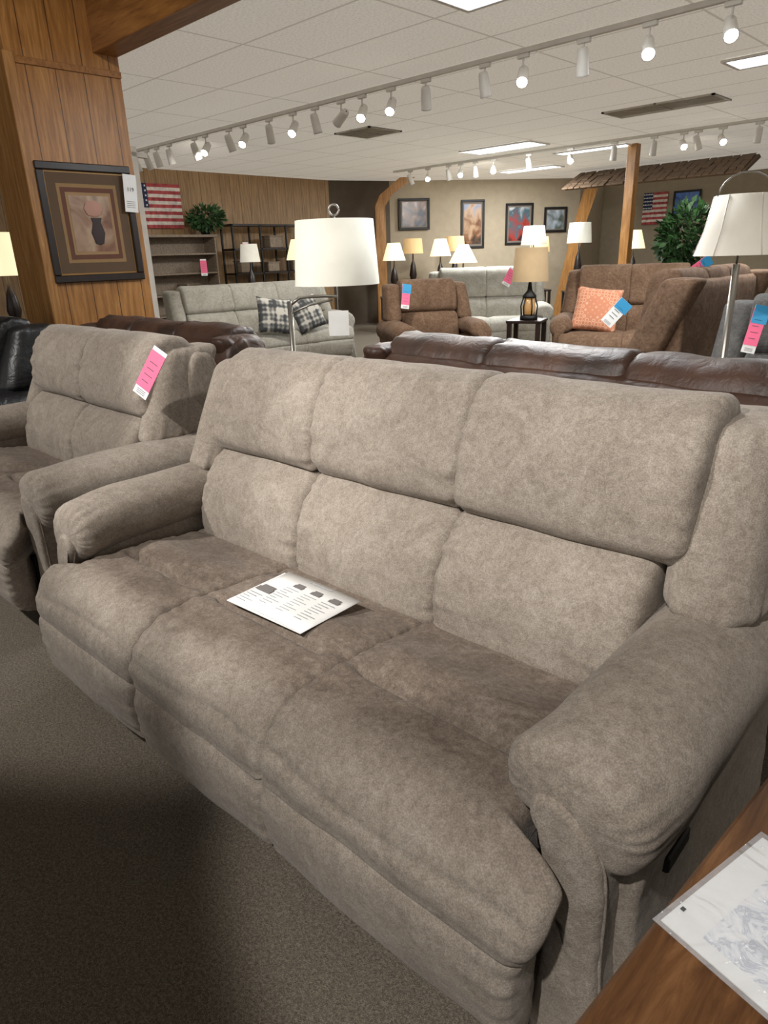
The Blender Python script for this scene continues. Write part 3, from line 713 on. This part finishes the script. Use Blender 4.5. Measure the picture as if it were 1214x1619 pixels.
# ---------------------------------------------------------------- cabinets, racks
bk=empty('bookcase',(-10.75,6.3,0),90,'weathered light wood bookcase against the panelled wall','bookcase')
W=.62
boxes('body',[(-W,-W+.03,-.18,.18,0,1.72),(W-.03,W,-.18,.18,0,1.72),(-W,W,-.18,.18,0,.06),(-W-.02,W+.02,-.2,.2,1.72,1.76),(-W,W,.16,.18,0,1.72),(-.015,.015,-.16,.18,.5,1.0)],M_greyw,bk,.003)
for z in (.5,.82,1.15,1.45): boxes('shelf',[(-W+.03,W-.03,-.17,.16,z,z+.025)],M_greyw,bk,.002)
for s in (-1,1):
    d=boxes('door',[(min(0.005*s,(W-.035)*s),max(.005*s,(W-.035)*s),-.2,-.18,.07,.48)],M_greyw,bk,.003)
    lathe('handle',[(0,0),(.012,0),(.016,.02),(0,.025)],M_black,d,(s*.06,-.2,.3),10).rotation_euler=(math.pi/2,0,0)
rk=empty('metal_shelf',(-10.7,8.1,0),90,'dark metal and wood open shelving unit','shelf')
boxes('posts',[(x,x+.03,y,y+.03,0,1.92) for x in (-.88,-.3,.27,.85) for y in (-.18,.15)],M_black,rk,.002)
for z in (.3,.7,1.1,1.5,1.89): boxes('shelf',[(-.88,.88,-.18,.18,z,z+.035)],M_darkwood,rk,.003)
for (x,z,w,h) in [(-.6,1.136,.22,.2),(.0,1.136,.25,.16),(.55,1.136,.2,.25),(.1,1.536,.3,.2)]:
    o=boxes('storage_basket',[(-w/2,w/2,-.12,.12,0,h),(-w/2-.01,w/2+.01,-.13,.13,h-.02,h+.005)],M_greyw,None,.01); o.location=(-10.7,8.1+x,z); o.rotation_euler=(0,0,math.pi/2); tag_obj(o,'woven storage basket on the metal shelf','basket','baskets on the metal shelf')

# white display post beside the column
o=boxes('display_post',[(-.02,.02,-.04,.04,0,2.28),(-.02,.02,-.04,.16,2.2,2.24),(-.12,.12,-.12,.12,0,.02)],M_white,None,.004); o.location=(-6.05,3.22,0); o.rotation_euler=(0,0,.3)
tag_obj(o,'narrow white display post standing behind the column','display stand')

# plants
def foliage(name,parent,c,rad,n,ls,zs=1.):
    bm=bmesh.new()
    for k in range(n):
        while True:
            p=Vector((random.uniform(-1,1),random.uniform(-1,1),random.uniform(-1,1)))
            if .25<p.length<1 and noise.noise(p*2.2)>-.22: break
        q=Vector((p.x*rad,p.y*rad,p.z*rad*zs))+Vector(c)
        d=(p+Vector((random.uniform(-.6,.6),random.uniform(-.6,.6),random.uniform(-.6,.3)))).normalized()
        s=d.cross(Vector((random.random(),random.random(),random.random()))).normalized()
        l=ls*random.uniform(.7,1.3); w=l*.28
        u=d.cross(s)*l*.12
        v=[bm.verts.new(x) for x in (q,q+d*l*.5+s*w+u,q+d*l,q+d*l*.5-s*w+u)]
        bm.faces.new(v)
    o=frombm(name,bm,M_leaf,parent); return o
fp=empty('potted_tree',(-4.45,11.2,0),0,'tall green artificial ficus tree in a dark pot','plant')
lathe('pot',[(0,0),(.14,0),(.19,.3),(.18,.3),(.15,.26),(0,.26)],M_black,fp)
tube('trunk',[(0,0,.2),(.03,.01,.8),(-.02,.03,1.3)],.025,M_trunk,fp,8)
foliage('foliage',fp,(0,0,1.48),.38,1100,.12,1.2)
hp=empty('potted_plant',(-10.63,6.78,1.762),0,'leafy green plant on top of the bookcase','plant')
lathe('pot',[(0,0),(.07,0),(.10,.14),(.09,.14),(0,.12)],M_black,hp)
foliage('foliage',hp,(.05,.0,.25),.27,600,.09,.62)

# other tags
price_tag((-5.26,5.78,.92),(-12,8,54),'pb',.09,.26,'pink and blue price tag on the brown recliner')
price_tag((-5.90,8.70,1.0),(-15,30,42),'p',.12,.26,'pink price tag on the light grey loveseat')
price_tag((-2.30,4.72,.92),(0,40,20),'b',.09,.2,'blue and white price tag on the dark suede sofa')
price_tag((-2.04,5.45,1.20),(0,55,50),'pb',.07,.2,'pink and blue price tag on top of the suede sofa')
price_tag((-1.24,4.24,.9),(-10,10,20),'pb',.07,.26,'pink price tag on the charcoal recliner')
price_tag((-10.49,7.45,1.5),(0,0,90),'p',.12,.26,'pink price tag on the metal shelf')
price_tag((-10.53,6.6,1.25),(0,0,90),'p',.12,.26,'pink price tag on the bookcase')

# ---------------------------------------------------------------- lights
def spot(loc,tgt,power,ang,blend=.4,col=(1,.965,.92),size=.05):
    l=bpy.data.lights.new('spot','SPOT'); l.energy=power; l.spot_size=math.radians(ang); l.spot_blend=blend; l.color=col; l.shadow_soft_size=size
    o=bpy.data.objects.new('spot_lamp_light',l); COL.objects.link(o); o.location=loc
    o.rotation_euler=(Vector(tgt)-Vector(loc)).to_track_quat('-Z','Y').to_euler()
def area(loc,sx,sy,power,col=(1,.97,.92),rot=(0,0,0)):
    l=bpy.data.lights.new('area','AREA'); l.shape='RECTANGLE'; l.size=sx; l.size_y=sy; l.energy=power; l.color=col
    o=bpy.data.objects.new('panel_light',l); COL.objects.link(o); o.location=loc; o.rotation_euler=rot
spot((-3.5,-1.1,3.1),(-3.0,1.60,.5),340,57,.25)  # these three spots are added, without fixtures; cone edges imitate the floor shadow
spot((-1.7,-1.3,3.1),(-1.60,2.10,.8),340,44,.25)
spot((-.1,-1.1,3.1),(-.38,1.65,.65),320,48,.2)
area((-6.4,9.15,2.72),1.1,.5,160,(.95,.98,1))
area((-1.9,6.8,2.72),1.1,.4,105,(.95,.98,1))
area((-2.47,3.7,2.72),1.1,.5,65,(.95,.98,1))
area((-7.7,11.9,2.72),1.1,.4,130,(.95,.98,1))
for x,y,t in [(-2.37,5,(-3.4,7.2,.5)),(-4.68,5,(-4.9,6.3,.6)),(-6.03,5,(-7.3,5.4,.6)),(-7.63,5,(-10.9,6.5,1.6)),(-3.33,4.9,(-1.5,2.2,.9)),(-5.04,4.9,(-4.0,2.3,.9)),(-7.05,9.85,(-9.6,12.4,1.7)),(-4.08,9.85,(-5,14,1.2))]:
    spot((x,y,2.5),t,140,75,.7)
spot((-3.0,1.2,3.2),(-5.15,2.3,1.7),75,70,.7)
w=bpy.data.worlds.new('w'); S.world=w; w.use_nodes=True
w.node_tree.nodes['Background'].inputs[0].default_value=(1,.98,.95,1); w.node_tree.nodes['Background'].inputs[1].default_value=.52

# ---------------------------------------------------------------- camera
yaw,th,ro=.7787,.3596,.0329
fw=Vector((-math.sin(yaw)*math.cos(th),math.cos(yaw)*math.cos(th),-math.sin(th)))
rt=Vector((math.cos(yaw),math.sin(yaw),0)); dn=fw.cross(rt)
r2=rt*math.cos(ro)+dn*math.sin(ro); d2=-rt*math.sin(ro)+dn*math.cos(ro)
cd=bpy.data.cameras.new('camera'); cd.sensor_fit='VERTICAL'; cd.sensor_height=36; cd.lens=24.01; cd.clip_end=100; cd.clip_start=.02
co=bpy.data.objects.new('camera',cd); COL.objects.link(co)
R=Matrix((r2,-d2,-fw)).transposed().to_4x4(); R.translation=Vector((0,0,1.35)); co.matrix_world=R
S.camera=co
